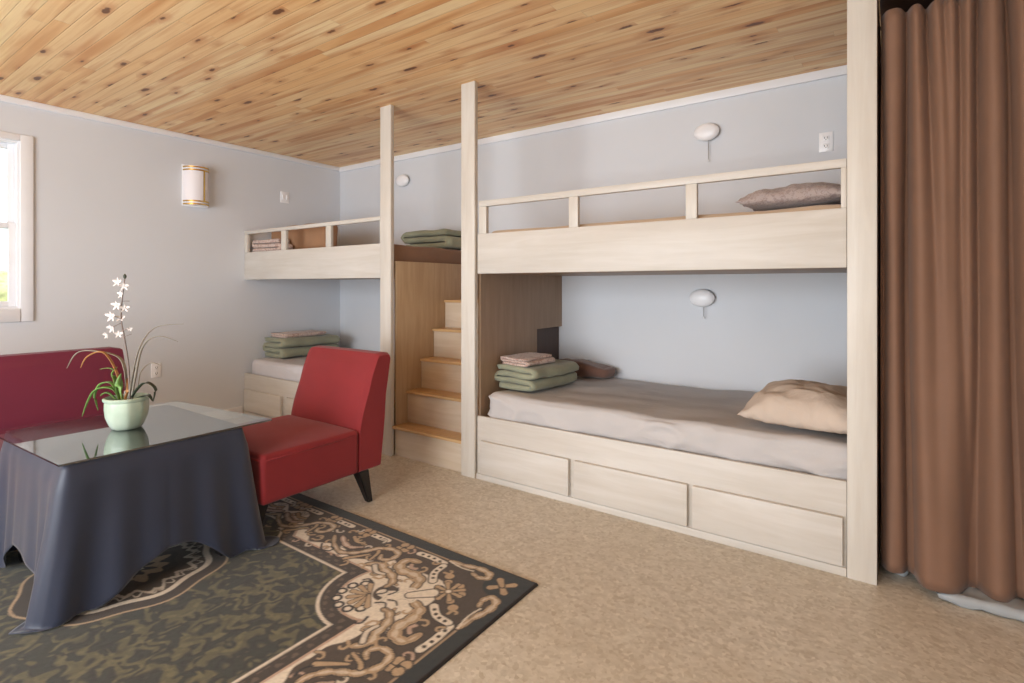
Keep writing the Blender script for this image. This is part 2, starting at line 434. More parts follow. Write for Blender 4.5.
guard_rail(-2.118, -0.157, 1.532, 1.738, [(-2.118, -2.060), (-1.476, -1.419), (-0.826, -0.772), (-0.178, -0.157)], rb)
# end panel shared with the stair, notched at the back
bm = bmesh.new()
vs = prism(bm, [(YF + .034, 0.0), (3.325, 0.0), (3.325, 0.89), (YB - .002, 0.89), (YB - .002, 1.53), (YF + .034, 1.53)], 'x', -2.150, -2.130)
lab(link('side_panel', bm, M['taupe'], rb), 'taupe brown panel notched at the back corner')
lab(box('end_panel', -0.068, -0.05, YF + .034, YB - .002, 0, HC - .06, M['shadewood'], rb), 'plywood end panel beside the curtain, coloured dark for its shadow')  # shadow on the plywood is put into its dark colour
lab(box('recess_shade_panel', -2.176, -2.156, 3.20, YB - .004, 0.0, 0.89, M['shadewood'], rb), 'dark brown panel added for the shade inside the notch')  # added dark sheet, stands for the unlit space under the stair
# left bunk
lb = thing('bunk_bed', 'shorter whitewashed built-in bunk in the far corner against the left wall', 'bunk bed', (-3.9, 3.15, 0))
box('post', -3.013, -2.903, 2.612, 2.645, 0, HC, M['plyv'], lb)
bm = bmesh.new(); B(bm, XL + .002, -3.0135, YF, YF + .02, 0, 0.40, 0.002); B(bm, XL + .002, -3.0135, YF - .012, YF, 0, 0.055, 0.002)
link('base_panel', bm, M['ply'], lb, auto=35)
for a, b in ((-4.86, -4.27), (-4.20, -3.66), (-3.59, -3.07)): drawer(a, b, 0.07, 0.262, lb)
box('lower_platform', XL + .002, -2.93, YF + .021, YB - .002, 0.33, 0.365, M['birchx'], lb)
box('fascia_board', XL + .002, -3.0135, YF, YF + .025, 1.265, 1.515, M['ply'], lb)
box('upper_platform', XL + .002, -2.93, YF + .034, YB - .002, 1.275, 1.335, M['taupe'], lb)
guard_rail(XL + .002, -3.0135, 1.515, 1.712, [(-4.898, -4.845), (-4.299, -4.231), (-3.677, -3.613), (-3.04, -3.0135)], lb, 0.03)
# stairs
st = thing('staircase', 'steep birch plywood stair rising between the two bunks', 'stairs', (-2.53, 3.1, 0))
lab(box('side_panel', -2.924, -2.902, YF + .034, YB - .002, 0, 1.385, M['birch'], st), 'tall orange-brown plywood side panel')
noses = [(2.628, 0.212), (2.755, 0.443), (2.895, 0.662), (3.03, 0.878), (3.16, 1.096)]
zb = 0
for i, (yn, z) in enumerate(noses):
    yn2 = noses[i + 1][0] + .02 if i < 4 else YB - 0.018
    x0, x1 = (-2.900, -2.152)
    if i == 0:
        bm = bmesh.new(); B(bm, -2.902, -2.2485, yn - 0.005, YF + .033, z - 0.02, z, 0.004); B(bm, x0, x1, YF + .033, yn2 + .014, z - 0.02, z, 0.002)
        link('tread', bm, M['birchx'], st, auto=35)
        box('riser', -2.901, -2.2485, yn + 0.02, yn + 0.036, 0, z - .02, M['riser'], st)
    else:
        box('tread', x0, x1, yn, yn2 + .014, z - 0.02, z, M['birchx'], st, 0.004)
        box('riser', x0, x1, yn + 0.018, yn + 0.033, zb, z - 0.02, M['riser'], st, 0.001)
    zb = z

# ------------------------------------------------------------------ mattresses and bedding
def mattress(name, x0, x1, y0, y1, z0, z1, mat, label, seed=0, r=0.045, wr=1.0, group=None):
    def d(p, n):
        top = n.z > 0.5
        v = 0.004 * nz(p, 6, seed)
        if not top:                      # slanting pull creases down the side of the sheet
            q_ = noise.noise(Vector((p.x * 3.0 - p.z * 7, p.z * 13 + p.x * 2.0, seed + p.y))); v += wr * 0.015 * (1 - min(1, abs(q_) * 5)) * (0.6 + nz(p, 2, seed)) * (1 if n.y < 0 else .4)
        else:
            v += wr * 0.007 * noise.noise(Vector((p.x * 2.2 + p.y * 3, p.y * 5 - p.x * 2, seed)))
        return v
    bm = bmesh.new(); rbox(bm, ((x0 + x1) / 2, (y0 + y1) / 2, (z0 + z1) / 2), (x1 - x0, y1 - y0, z1 - z0), r, 0.018, d)
    # sheet hem seam
    return centre(tag(link(name, bm, mat, smooth=True), label, 'mattress', group))
mattress('mattress', -2.080, -0.085, 2.665, 3.665, 0.368, 0.535, M['sheet'], 'mattress in rumpled taupe grey sheet on the lower deck of the long bunk', 1, wr=1.6)
mattress('mattress', -2.09, -0.10, 2.68, 3.67, 1.349, 1.557, M['beige'], 'beige mattress behind the guard rail atop the long bunk', 2)
mattress('mattress', -4.86, -2.96, 2.665, 3.665, 0.368, 0.53, M['sheetw'], 'mattress in pale grey sheet on the lower deck of the corner bunk', 3)
mattress('mattress', -4.86, -2.940, 2.67, 3.665, 1.339, 1.508, M['brownmat'], 'brown covered mattress on the upper deck of the corner bunk', 4, r=0.02)

def pillow(name, c, L, W, H, rz, mat, label, seed=0, tilt=(0, 0), crush=0.4):
    bm = bmesh.new(); n, m = 40, 30; gr = {}
    for s in (1, -1):
        for i in range(n + 1):
            for j in range(m + 1):
                u, v = -1 + 2 * i / n, -1 + 2 * j / m
                edge = i in (0, n) or j in (0, m)
                if edge and s < 0: gr[(s, i, j)] = gr[(1, i, j)]; continue
                h = (max(0, 1 - abs(u) ** 2.6) ** .55) * (max(0, 1 - abs(v) ** 2.6) ** .55)
                px = u * L / 2 * (1 - 0.07 * (1 - abs(v) ** 2) * abs(u) ** 4 * 1.2); py = v * W / 2 * (1 - 0.09 * (1 - abs(u) ** 2) * abs(v) ** 4)
                q = Vector((px, py, 0))
                wr = noise.noise(Vector((px * 9 + seed, py * 14, seed))) * 0.020 + noise.noise(Vector((px * 22 + 3 * py, py * 26, seed))) * 0.009 * (0.4 + max(abs(u), abs(v)))
                e = max(abs(u), abs(v))
                z = s * H / 2 * h * (1 if s > 0 else crush) + wr * (h ** .5) * (s > 0) + 0.020 * e ** 5 * noise.noise(Vector((u * 9, v * 9, seed)))
                gr[(s, i, j)] = bm.verts.new((px, py, z))
        for i in range(n):
            for j in range(m):
                f = [gr[(s, i, j)], gr[(s, i + 1, j)], gr[(s, i + 1, j + 1)], gr[(s, i, j + 1)]]
                bm.faces.new(f if s > 0 else f[::-1])
    R = Matrix.Rotation(rz, 4, 'Z') @ Matrix.Rotation(tilt[0], 4, 'X') @ Matrix.Rotation(tilt[1], 4, 'Y')
    bm.transform(Matrix.Translation(c) @ R)
    return centre(tag(link(name, bm, mat, smooth=True), label, 'pillow'))
pillow('pillow', (-0.325, 2.885, 0.615), 0.52, 0.46, 0.26, math.radians(-4), M['pillow'], 'beige pillow on the lower bunk next to the tall end post', 3, tilt=(math.radians(4), 0))
pillow('pillow', (-0.375, 2.93, 1.612), 0.48, 0.38, 0.155, math.radians(-3), M['pillowp'], 'mauve speckled pillow on the top bunk behind the guard rail', 8)

def folded(name, mat, x0, x1, y0, y1, z0, layers, th, label, seed=0, rz=0.0, cat='blanket', slump=0.0, parent=None):
    """blanket folded back and forth: thick ribbon in the x-z section, drawn out along y"""
    gap = th * 1.06; ctr = []
    w = x1 - x0
    for k in range(layers):
        z = z0 + th / 2 + k * gap
        a, b = (x0 + th / 2, x1 - th / 2) if k % 2 == 0 else (x1 - th / 2, x0 + th / 2)
        jx = random.uniform(-.012, .012)
        for i in range(9):
            t = i / 8; ctr.append(Vector((a + (b - a) * t + (jx if k else 0), 0, z)))
        if k < layers - 1:
            sgn = 1 if k % 2 == 0 else -1
            for i in range(1, 4):
                an = -math.pi / 2 + math.pi * i / 4
                ctr.append(Vector((b + jx + sgn * gap / 2 * math.cos(an), 0, z + gap / 2 + gap / 2 * math.sin(an))))
    up, dn = [], []
    for i, p in enumerate(ctr):
        t = (ctr[min(i + 1, len(ctr) - 1)] - ctr[max(i - 1, 0)]).normalized(); nn = Vector((-t.z, 0, t.x)) * th * 0.43
        up.append(p + nn); dn.append(p - nn)
    sec = up + dn[::-1]; bm = bmesh.new(); rings = []; ny = 22; cx = (x0 + x1) / 2; H = layers * gap
    for j in range(ny + 1):
        t = j / ny; y = y0 + (y1 - y0) * t; ring = []
        pin = 1 - 0.25 * max(0, abs(t - .5) * 2 - .9) / .1 * 0.3
        for q in sec:
            hh = (q.z - z0) / H
            p = Vector((cx + (q.x - cx) * pin, y + 0.015 * nz((q.x, q.z * 6, seed), 5), q.z))
            p.x += 0.024 * nz((p.x * .3, y, q.z * 3), 7, seed); p.z = z0 + (p.z - z0) * (1 - slump * (t - .2) * .5 + 0.06 * nz((p.x, y, 0), 6, seed)) + 0.004 * nz(p, 14, seed) * min(1, hh * 3)
            p.z = max(p.z, z0); ring.append(bm.verts.new(p))
        rings.append(ring)
    n = len(sec)
    for a, b in zip(rings, rings[1:]):
        for i in range(n): bm.faces.new((a[i], a[(i + 1) % n], b[(i + 1) % n], b[i]))
    m = len(up)
    for r in (rings[0], rings[-1]):
        for i in range(m - 1): bm.faces.new((r[i], r[i + 1], r[n - 2 - i], r[n - 1 - i]))
    bm.transform(Matrix.Translation((cx, (y0 + y1) / 2, 0)) @ Matrix.Rotation(rz, 4, 'Z') @ Matrix.Translation((-cx, -(y0 + y1) / 2, 0)))
    return centre(tag(link(name, bm, mat, smooth=True), label, cat))
folded('folded_blanket', M['green'], -2.105, -1.79, 2.80, 3.30, 0.545, 4, 0.036, 'folded sage green blanket on the lower long bunk by the brown panel', 1, math.radians(-5), slump=.12)
folded('folded_sheet', M['pinkprint'], -2.085, -1.86, 2.82, 3.12, 0.696, 3, 0.016, 'folded pink patterned sheet on the green blanket beside the taupe panel', 2, math.radians(-8), 'sheet')
folded('folded_blanket', M['green'], -4.865, -4.56, 2.80, 3.42, 0.538, 4, 0.044, 'folded sage green blanket on the lower corner bunk under the left wall', 5, 0, slump=.1)
folded('folded_sheet', M['pinkprint'], -4.85, -4.60, 2.86, 3.30, 0.722, 2, 0.018, 'folded pink patterned sheet on the green blanket in the corner bunk', 6, 0, 'sheet')
folded('folded_blanket', M['green'], -3.50, -2.96, 3.28, 3.60, 1.516, 3, 0.052, 'folded pale green blanket on the upper corner bunk between the two posts', 7, 0)
# brown blanket slumped in the back corner of the lower bunk
bm = bmesh.new(); rbox(bm, (-1.86, 3.56, 0.598), (0.44, 0.19, 0.115), 0.05, 0.03, lambda p, n: 0.012 * nz(p, 9, 3) - 0.05 * max(0, (p.x + 1.86) / .2) * max(0, n.z))
centre(tag(link('rolled_blanket', bm, M['brownblanket'], smooth=True), 'dark brown rolled blanket in the back corner of the lower long bunk', 'blanket'))
# caramel cushion and rumpled pink sheet on the upper corner bunk
bm = bmesh.new(); rbox(bm, (-4.43, 2.93, 1.639), (0.85, 0.16, 0.250), 0.05, 0.04, lambda p, n: 0.010 * nz(p, 7, 1))
centre(tag(link('cushion', bm, M['orangebrown'], smooth=True), 'boxy caramel brown cushion on the upper corner bunk near the left wall', 'cushion'))
folded('rumpled_sheet', M['pinkprint'], -4.86, -4.45, 2.69, 2.81, 1.516, 3, 0.036, 'rumpled pale pink sheet in front of the caramel cushion', 9, 0.1, 'sheet')

# ------------------------------------------------------------------ things on the walls
def puck(x, z, chain, label):
    t = thing('wall_light', label, 'wall light', (x, YB, z), 'round white bunk lights')
    bm = bmesh.new(); lathe(bm, [(0.070, -.001), (0.072, -.018), (0.068, -.022)], (x, YB, z), 'y', squash=.72); link('base', bm, M['steel'], t, auto=40)
    bm = bmesh.new(); lathe(bm, [(0.080, -.023), (0.082, -.032), (0.074, -.046), (0.05, -.056), (0.01, -.060)], (x, YB, z), 'y', squash=.72); link('lamp_cover', bm, M['plastic'], t, auto=40)
    if chain:
        bm = bmesh.new(); tube(bm, [(x + .012, YB - .028, z - .055), (x + .012, YB - .028, z - .055 - chain)], 0.0022, 6)
        link('pull_chain', bm, M['steel'], t)
        bm = bmesh.new(); lathe(bm, [(0.001, -.014), (0.005, -.01), (0.005, -.002), (0.001, .002)], (x + .012, YB - .028, z - .055 - chain), 'z', 10); link('pull_knob', bm, M['plastic'], t)
puck(-1.01, 2.228, 0.13, 'round white bunk light with pull chain on the back wall above the upper long bunk')
puck(-1.04, 1.126, 0.07, 'round white bunk light under the upper deck of the long bunk')
puck(-3.90, 2.233, 0, 'small round white wall light above the corner bunk')

def outlet(label, wall, u, z, w=0.072, h=0.115):
    if wall == 'back': t = thing('wall_outlet', label, 'outlet', (u, YB, z))
    else: t = thing('wall_outlet', label, 'outlet', (XL, u, z))
    def bb(bm, a0, a1, z0, z1, d0, d1, bev):
        if wall == 'back': B(bm, a0, a1, YB - d1, YB - d0, z0, z1, bev)
        else: B(bm, XL + d0, XL + d1, a0, a1, z0, z1, bev)
    bm = bmesh.new(); bb(bm, u - w / 2, u + w / 2, z - h / 2, z + h / 2, 0, 0.006, 0.002); link('cover_plate', bm, M['plastic'], t, auto=35)
    for s in (-1, 1):
        bm = bmesh.new(); bb(bm, u - .017, u + .017, z + s * .024 - .014, z + s * .024 + .014, 0.006, 0.009, 0.003); so = link('socket', bm, M['plastic'], t, auto=35)
        bm = bmesh.new()
        for q in (-.007, .007): bb(bm, u + q - .0014, u + q + .0014, z + s * .024 - .006, z + s * .024 + .006, 0.009, 0.0098, 0)
        bb(bm, u - .003, u + .003, z + s * .024 - .012, z + s * .024 - .008, 0.009, 0.0098, 0)
        link('slots', bm, M['slot'], so)
outlet('white double outlet on the back wall above the pillow of the upper bunk', 'back', -0.325, 2.062)
outlet('white double outlet low on the left wall behind the potted plant', 'left', 1.90, 0.52)
t = thing('light_switch', 'white switch plate on the left wall above the caramel cushion', 'light switch', (XL, 3.035, 2.08))
box('cover_plate', XL, XL + .006, 2.99, 3.08, 2.025, 2.135, M['plastic'], t, 0.002)
for q in (3.013, 3.057): box('toggle', XL + .006, XL + .016, q - .008, q + .008, 2.06, 2.10, M['plastic'], t, 0.002)

# sconce
sc_ = thing('wall_sconce', 'white half-round wall sconce with brass bands on the left wall', 'wall sconce', (XL, 2.20, 1.89))
box('backplate', XL, XL + 0.012, 2.095, 2.305, 1.885, 2.235, M['plastic'], sc_)
def half(name, r0, z0, z1, mat, a0=-90, a1=90, th=0.004):
    bm = bmesh.new(); pts = []; n = 24
    for i in range(n + 1):
        a = math.radians(a0 + (a1 - a0) * i / n); pts.append((XL + .012 + r0 * 1.0 * math.cos(a), 2.20 + r0 * math.sin(a)))
    for i in range(n, -1, -1):
        a = math.radians(a0 + (a1 - a0) * i / n); pts.append((XL + .012 + (r0 - th) * math.cos(a), 2.20 + (r0 - th) * math.sin(a)))
    k = len(pts); lo = [bm.verts.new((p[0], p[1], z0)) for p in pts]; hi = [bm.verts.new((p[0], p[1], z1)) for p in pts]
    for i in range(k): bm.faces.new((lo[i], lo[(i + 1) % k], hi[(i + 1) % k], hi[i]))
    for i in range(n):
        for L_ in (lo, hi): bm.faces.new((L_[i], L_[i + 1], L_[k - 2 - i], L_[k - 1 - i]))
    return link(name, bm, mat, sc_, auto=40)
half('diffuser', 0.098, 1.895, 2.225, M['opal'], th=0.098 - .001)
for z in (1.900, 1.925, 2.188, 2.213): half('brass_band', 0.102, z - .006, z + .006, M['brass'])
half('brass_strip', 0.1015, 1.93, 2.185, M['brass'], 12, 20)

# ------------------------------------------------------------------ curtain and closet
ctop, cbot = 2.318, 0.042
def curtain_mesh():
    bm = bmesh.new(); nx, nzv = 420, 60; x0, x1 = -0.040, 1.25
    th = 0.003; front = []
    val = [(-.036, -.036, .05, .05, .010, .012), (.040, .055, .06, .11, .010, .012), (.111, .150, .07, .012, .010, .03), (.160, .20, .025, .012, .008, .03),
           (.205, .232, .05, .03, .010, .02), (.268, .262, .07, .06, .011, .020), (.340, .385, .075, .08, .012, .018), (.42, .44, .06, .03, .012, .02), (.50, .53, .07, .10, .012, .02),
           (.57, .62, .05, .06, .012, .02), (.65, .69, .07, .09, .012, .02), (.74, .76, .06, .03, .012, .02), (.82, .86, .07, .10, .012, .02), (.90, .95, .06, .07, .012, .02), (.98, 1.04, .07, .09, .012, .02), (1.08, 1.14, .06, .07, .012, .02)]
    for j in range(nzv + 1):
        t = j / nzv; z = ctop + (cbot - ctop) * t; row = []; tt = t ** 0.8
        for i in range(nx + 1):
            x = x0 + (x1 - x0) * i / nx; d = 0
            for (ct, cb, dt, db, wt, wb_) in val:
                c = ct + (cb - ct) * tt + 0.004 * math.sin(t * 6 + ct * 40); s = wt + (wb_ - wt) * tt
                s *= 1.45; d += (dt + (db - dt) * tt) / (1 + ((x - c) / s) ** 2) ** 1.1
            fwd = 0.075 + 0.045 * tt * math.exp(-((x - .14) / .10) ** 4) - 0.03 * tt * (1 - 1 / (1 + math.exp(-(x - .05) / .01)))
            row.append(bm.verts.new((x, 2.700 - fwd + min(d * 1.3, 0.105) + 0.014 * nz((x * 3, 0, z * .6), 3) + 0.003 * nz((x * 6, 0, z), 2), z)))
        front.append(row)
    for j in range(nzv):
        for i in range(nx): bm.faces.new((front[j][i], front[j][i + 1], front[j + 1][i + 1], front[j + 1][i]))
    return bm
t = thing('curtain', 'long pleated brown curtain hanging right of the tall end post', 'curtain', (0.6, 2.66, cbot))
o = link('curtain_panel', curtain_mesh(), M['curtain'], t, smooth=True)
so = o.modifiers.new('thickness', 'SOLIDIFY'); so.thickness = 0.003; so.offset = 1
t = thing('curtain_rod', 'thin metal curtain rod above the brown curtain', 'curtain rod', (0.6, 2.745, 2.29))
bm = bmesh.new(); tube(bm, [(-0.048, 2.745, 2.29), (XR - .001, 2.745, 2.29)], 0.007, 12); link('rod', bm, M['steel'], t, smooth=True)
struct(box('closet_shade_back', -0.048, XR, 3.30, 3.32, 0, HC, M['shadewood'], bev=0))  # dark back panel added inside the closet to deepen its shadow
struct(box('closet_shade_top', -0.048, XR, 2.70, 3.30, HC - .012, HC - .001, M['shadewood'], bev=0))  # dark sheet added under the ceiling so the closet top looks shaded
# clear plastic bags peeking out under the curtain
def bag(c, s, seed, label):
    bm = bmesh.new(); rbox(bm, c, s, min(s) * 0.42, 0.03, lambda p, n: 0.022 * nz(p, 13, seed) + 0.01 * nz(p, 30, seed))
    for v in bm.verts: v.co.z = max(v.co.z, 0.001)
    centre(tag(link('plastic_bag', bm, M['film'], smooth=True), label, 'plastic bag'))
bag((0.33, 2.75, 0.0185), (0.40, 0.26, 0.037), 3, 'crumpled clear plastic bag on the floor under the curtain hem')
bag((0.02, 2.84, 0.03), (0.07, 0.2, 0.07), 5, 'small shiny plastic bag between the tall end post and the curtain')

# ------------------------------------------------------------------ red chair and sofa
def slipper(name, label, cat, mat, Wd, base, ang, seat_d, zf, group=None):
    """profile in local (d, z): d grows backwards from the seat front; width along local w"""
    t = thing(name, label, cat, base, group)
    A = Matrix.Translation(base) @ Matrix.Rotation(ang, 4, 'Z')
    def fin(bm, nm, m, auto=None, smooth=True):
        bm.transform(A); return link(nm, bm, m, t, smooth=smooth, auto=auto)
    D = seat_d; hw = Wd / 2
    # seat
    def ds(p, n):
        u = p.x / hw; v = (p.y - D / 2) / (D / 2)
        return (0.016 * (1 - u * u) * (1 - v ** 4) * max(0, n.z)) + 0.0015 * nz(p, 10)
    bm = bmesh.new(); rbox(bm, (0, D / 2, 0.3075), (Wd, D, 0.235), 0.022, 0.03, ds); fin(bm, 'seat', mat)
    bm = bmesh.new()
    for z in (0.398,):
        tube(bm, [(-hw + .004, D - .01, z), (-hw - .001, 0.02, z), (-hw + .02, -0.001, z), (hw - .02, -0.001, z), (hw + .001, 0.02, z), (hw - .004, D - .01, z)], 0.004, 6)
    fin(bm, 'piping', mat)
    # backrest slab following a reclined profile
    prof = [(D, 0.187), (D, 0.415), (D + 0.018, 0.50), (D + 0.045, 0.60), (D + 0.085, 0.71), (D + 0.128, 0.805), (D + 0.140, 0.823), (D + 0.19, 0.828), (D + 0.220, 0.823), (D + 0.228, 0.805), (D + 0.185, 0.45), (D + 0.150, 0.187)]
    ps = [(a, b) for a, b in prof]; bm = bmesh.new(); nw = 26; rings = []
    for i in range(nw + 1):
        u = -1 + 2 * i / nw; e = max(0, (abs(u) - .94) / .06); sh = 0.014 * (1 - math.sqrt(max(0, 1 - e * e)))
        cy = sum(p[0] for p in ps) / len(ps); cz = sum(p[1] for p in ps) / len(ps)
        ring = []
        dense = []
        for k in range(len(ps)):
            a, b = ps[k], ps[(k + 1) % len(ps)]; m = 5 if math.hypot(a[0] - b[0], a[1] - b[1]) > .1 else 2
            for q in range(m): dense.append((a[0] + (b[0] - a[0]) * q / m, a[1] + (b[1] - a[1]) * q / m))
        for (yy, zz) in dense:
            dy, dz = yy - cy, zz - cz; L_ = math.hypot(dy, dz)
            bulge = 0.012 * (1 - u * u) * (1 if zz > .43 else 0)
            ring.append(bm.verts.new((u * hw, yy - dy / L_ * sh - (bulge if dy < 0 else -bulge * .5), zz - dz / L_ * sh)))
        rings.append(ring)
    k = len(rings[0])
    for a, b in zip(rings, rings[1:]):
        for i in range(k): bm.faces.new((a[i], a[(i + 1) % k], b[(i + 1) % k], b[i]))
    bm.faces.new(rings[0]); bm.faces.new(rings[-1][::-1])
    fin(bm, 'backrest', mat, auto=50)
    for sx in (-1, 1):
        for fr in (0, 1):
            bm = bmesh.new(); yb_, yt = (D + 0.095, D + 0.045) if fr else (0.03, 0.07)
            xt, xb = (sx * (hw - .05), sx * (hw - .035)) if fr else (sx * (hw - .13), sx * (hw - .125))
            vs = []
            for (cx, cy, h, z) in ((xt, yt, .034, 0.19), (xb, yb_, .016, zf[fr])):
                vs.append([bm.verts.new((cx + a * h, cy + b * h, z)) for a, b in ((-1, -1), (1, -1), (1, 1), (-1, 1))])
            for i in range(4): bm.faces.new((vs[0][i], vs[0][(i + 1) % 4], vs[1][(i + 1) % 4], vs[1][i]))
            bm.faces.new(vs[0]); bm.faces.new(vs[1][::-1])
            bmesh.ops.bevel(bm, geom=bm.edges[:], offset=.004, segments=2, affect='EDGES')
            fin(bm, 'leg', M['blackleg'], auto=40)
    return t
slipper('slipper_chair', 'red armless slipper chair with black tapered legs drawn up to the table', 'chair', M['red'], 0.65, (-2.684, 1.35, 0), 0, 0.55, (0.0125, 0.0015))
slipper('slipper_sofa', 'burgundy armless sofa behind the glass-topped table', 'sofa', M['burg'], 1.45, (-3.30, 0.615, 0), math.radians(90), 0.50, (0.0125, 0.0125))

# ------------------------------------------------------------------ table, cloth, glass
tx0, tx1, ty0, ty1, tz = -3.155, -2.385, 0.635, 1.28, 0.568
t = thing('coffee_table', 'dark wood table hidden under the navy cloth', 'table', ((tx0 + tx1) / 2, (ty0 + ty1) / 2, 0))
box('tabletop', tx0 + .006, tx1 - .006, ty0 + .006, ty1 - .006, tz - .035, tz - .003, M['tablewood'], t, .004)
for a in (tx0 + .06, tx1 - .06):
    for b in (ty0 + .06, ty1 - .06): box('leg', a - .025, a + .025, b - .025, b + .025, 0.012, tz - .036, M['tablewood'], t, .004)
def cloth():
    bm = bmesh.new(); per = []
    step = 0.008; segs = [((tx0, ty0), (tx1, ty0)), ((tx1, ty0), (tx1, ty1)), ((tx1, ty1), (tx0, ty1)), ((tx0, ty1), (tx0, ty0))]
    r = 0.02
    def rounded():
        out = []
        cs = [((tx0 + r, ty0 + r), 180), ((tx1 - r, ty0 + r), 270), ((tx1 - r, ty1 - r), 0), ((tx0 + r, ty1 - r), 90)]
        for i, (c, a0) in enumerate(cs):
            for k in range(7):
                a = math.radians(a0 + 90 * k / 6); out.append(((c[0] + r * math.cos(a), c[1] + r * math.sin(a)), (math.cos(a), math.sin(a)), i, 0.0))
            c2, a2 = cs[(i + 1) % 4]; a = math.radians(a0 + 90)
            p = (c[0] + r * math.cos(a), c[1] + r * math.sin(a)); q = (c2[0] + r * math.cos(a), c2[1] + r * math.sin(a))
            L_ = math.hypot(q[0] - p[0], q[1] - p[1]); n = int(L_ / step)
            for k in range(1, n):
                s = k / n; out.append(((p[0] + (q[0] - p[0]) * s, p[1] + (q[1] - p[1]) * s), (math.cos(a), math.sin(a)), i, s))
        return out
    P = rounded(); n = len(P)
    # distance to nearest corner, measured along the edge
    rows = [[] for _ in range(34)]
    corners = [(tx0, ty0), (tx1, ty0), (tx1, ty1), (tx0, ty1)]
    for idx, (p, nn, i, s) in enumerate(P):
        dc, ci = min((math.hypot(p[0] - c[0], p[1] - c[1]), k) for k, c in enumerate(corners))
        cdir = ((-1, -1), (-.5, -1), (0.22, 1), (-1, 1))[ci]; cl = math.hypot(*cdir); cdir = (cdir[0] / cl, cdir[1] / cl)
        k1 = math.exp(-(dc / 0.13) ** 2)
        drop = 0.395 + 0.26 * math.exp(-(dc / 0.17) ** 2) + 0.02 * math.sin(idx * 0.11)
        ph = idx * 0.165
        for j in range(34):
            t = j / 33; dz = drop * t
            flare = 0.012 + 0.05 * t
            fold = (0.5 + 0.5 * math.cos(dc * 48 + ci)) * math.exp(-(max(0, dc - .02) / 0.22) ** 2) * 0.055 * t ** 1.1 + 0.008 * math.sin(ph * .6) * t
            q = 0.014 * min(1, t * 8)
            x = p[0] + nn[0] * (q + (flare - .012) * .45) - nn[0] * fold * .7; y = p[1] + nn[1] * (q + (flare - .012) * .45) - nn[1] * fold * .7
            x += cdir[0] * k1 * 0.085 * t ** 1.2; y += cdir[1] * k1 * 0.085 * t ** 1.2
            z = tz - dz
            fl = 0.017 + 0.008 * (0.5 + 0.5 * math.sin(dc * 60 + ci * 2))
            if z < fl:
                ex = fl - z; z = fl; x += cdir[0] * ex * .35; y += cdir[1] * ex * .35
            x += 0.004 * nz((p[0] * 3, p[1] * 3, z), 4) * t
            rows[j].append(bm.verts.new((x, y, z)))
    for a, b in zip(rows, rows[1:]):
        for i in range(n): bm.faces.new((a[i], a[(i + 1) % n], b[(i + 1) % n], b[i]))
    bm.faces.new(rows[0])
    return bm
o = link('tablecloth', cloth(), M['navy'], smooth=True); me = o.data
tag(o, 'slate navy cloth draped over the table to the rug', 'tablecloth')
so = o.modifiers.new('thickness', 'SOLIDIFY'); so.thickness = 0.002; so.offset = 1
centre(o)
gz = 0.573
bm = bmesh.new(); prism(bm, [(-2.380, 0.618), (-2.384, 1.414), (-3.186, 1.335), (-3.175, 0.585)], 'z', gz, gz + 0.007)
bmesh.ops.bevel(bm, geom=bm.edges[:], offset=.0015, segments=2, affect='EDGES')
centre(tag(link('glass_tabletop', bm, M['tableglass'], auto=35), 'thick rectangular sheet of glass lying on the navy tablecloth', 'glass top'))

# ------------------------------------------------------------------ potted orchid
pz = gz + 0.0075; pc = Vector((-2.757, 0.955, pz)); U = 0.0044
RX = Vector((0.816, 0.578, 0)); FW = Vector((-0.578, 0.816, 0))
def PP(px, py, d=0.0): return pc + RX * ((px - 126) * U) + Vector((0, 0, (427 - py) * U)) + FW * d * 0.4
orchid = thing('potted_orchid', 'white orchid with arching leaves in a pale green pot on the glass', 'potted plant', pc)
bm = bmesh.new()
lathe(bm, [(0.050, 0.0), (0.056, 0.003), (0.066, 0.02), (0.079, 0.055), (0.083, 0.09), (0.082, 0.120), (0.088, 0.126), (0.089, 0.137), (0.084, 0.139), (0.079, 0.125), (0.076, 0.09)], pc, n=8 * 6)
for v in bm.verts:      # eight softly faceted sides
    d = v.co - pc; a = math.atan2(d.y, d.x) + .3; f = 1 - 0.05 * abs(math.sin(a * 4)) ; v.co.x = pc.x + d.x * f; v.co.y = pc.y + d.y * f
link('pot', bm, M['pot'], orchid, auto=45)
bm = bmesh.new(); lathe(bm, [(0.075, 0.100), (0.076, 0.114), (0.05, 0.120), (0.01, 0.120)], pc, n=24); link('soil', bm, M['soil'], orchid, smooth=True)
def leaf(pts, w, mat, tip=0.15):
    bm = bmesh.new(); c = bez(pts, 10); n = len(c); L_, R_, C_ = [], [], []
    for i, p in enumerate(c):
        t = (c[min(i + 1, n - 1)] - c[max(i - 1, 0)]).normalized(); s = t.cross(Vector((0, 0, 1)))
        s = s.normalized() if s.length > .05 else FW.copy(); s = (s + FW * .01).normalized()
        up = s.cross(t); u = i / (n - 1); ww = w * (0.45 + 0.55 * min(1, u * 4)) * (1 - max(0, (u - .45) / .55) ** 2 * (1 - tip * .3)) / 2
        L_.append(bm.verts.new(p + s * ww + up * ww * .5)); R_.append(bm.verts.new(p - s * ww + up * ww * .5)); C_.append(bm.verts.new(p))
    for i in range(n - 1):
        bm.faces.new((L_[i], L_[i + 1], C_[i + 1], C_[i])); bm.faces.new((C_[i], C_[i + 1], R_[i + 1], R_[i]))
    o = link('leaf', bm, mat, orchid, smooth=True); m = o.modifiers.new('thickness', 'SOLIDIFY'); m.thickness = 0.0016; return o
G, DK, DR, OR_ = M['leaf'], M['leafdark'], M['leafdry'], M['leafor']
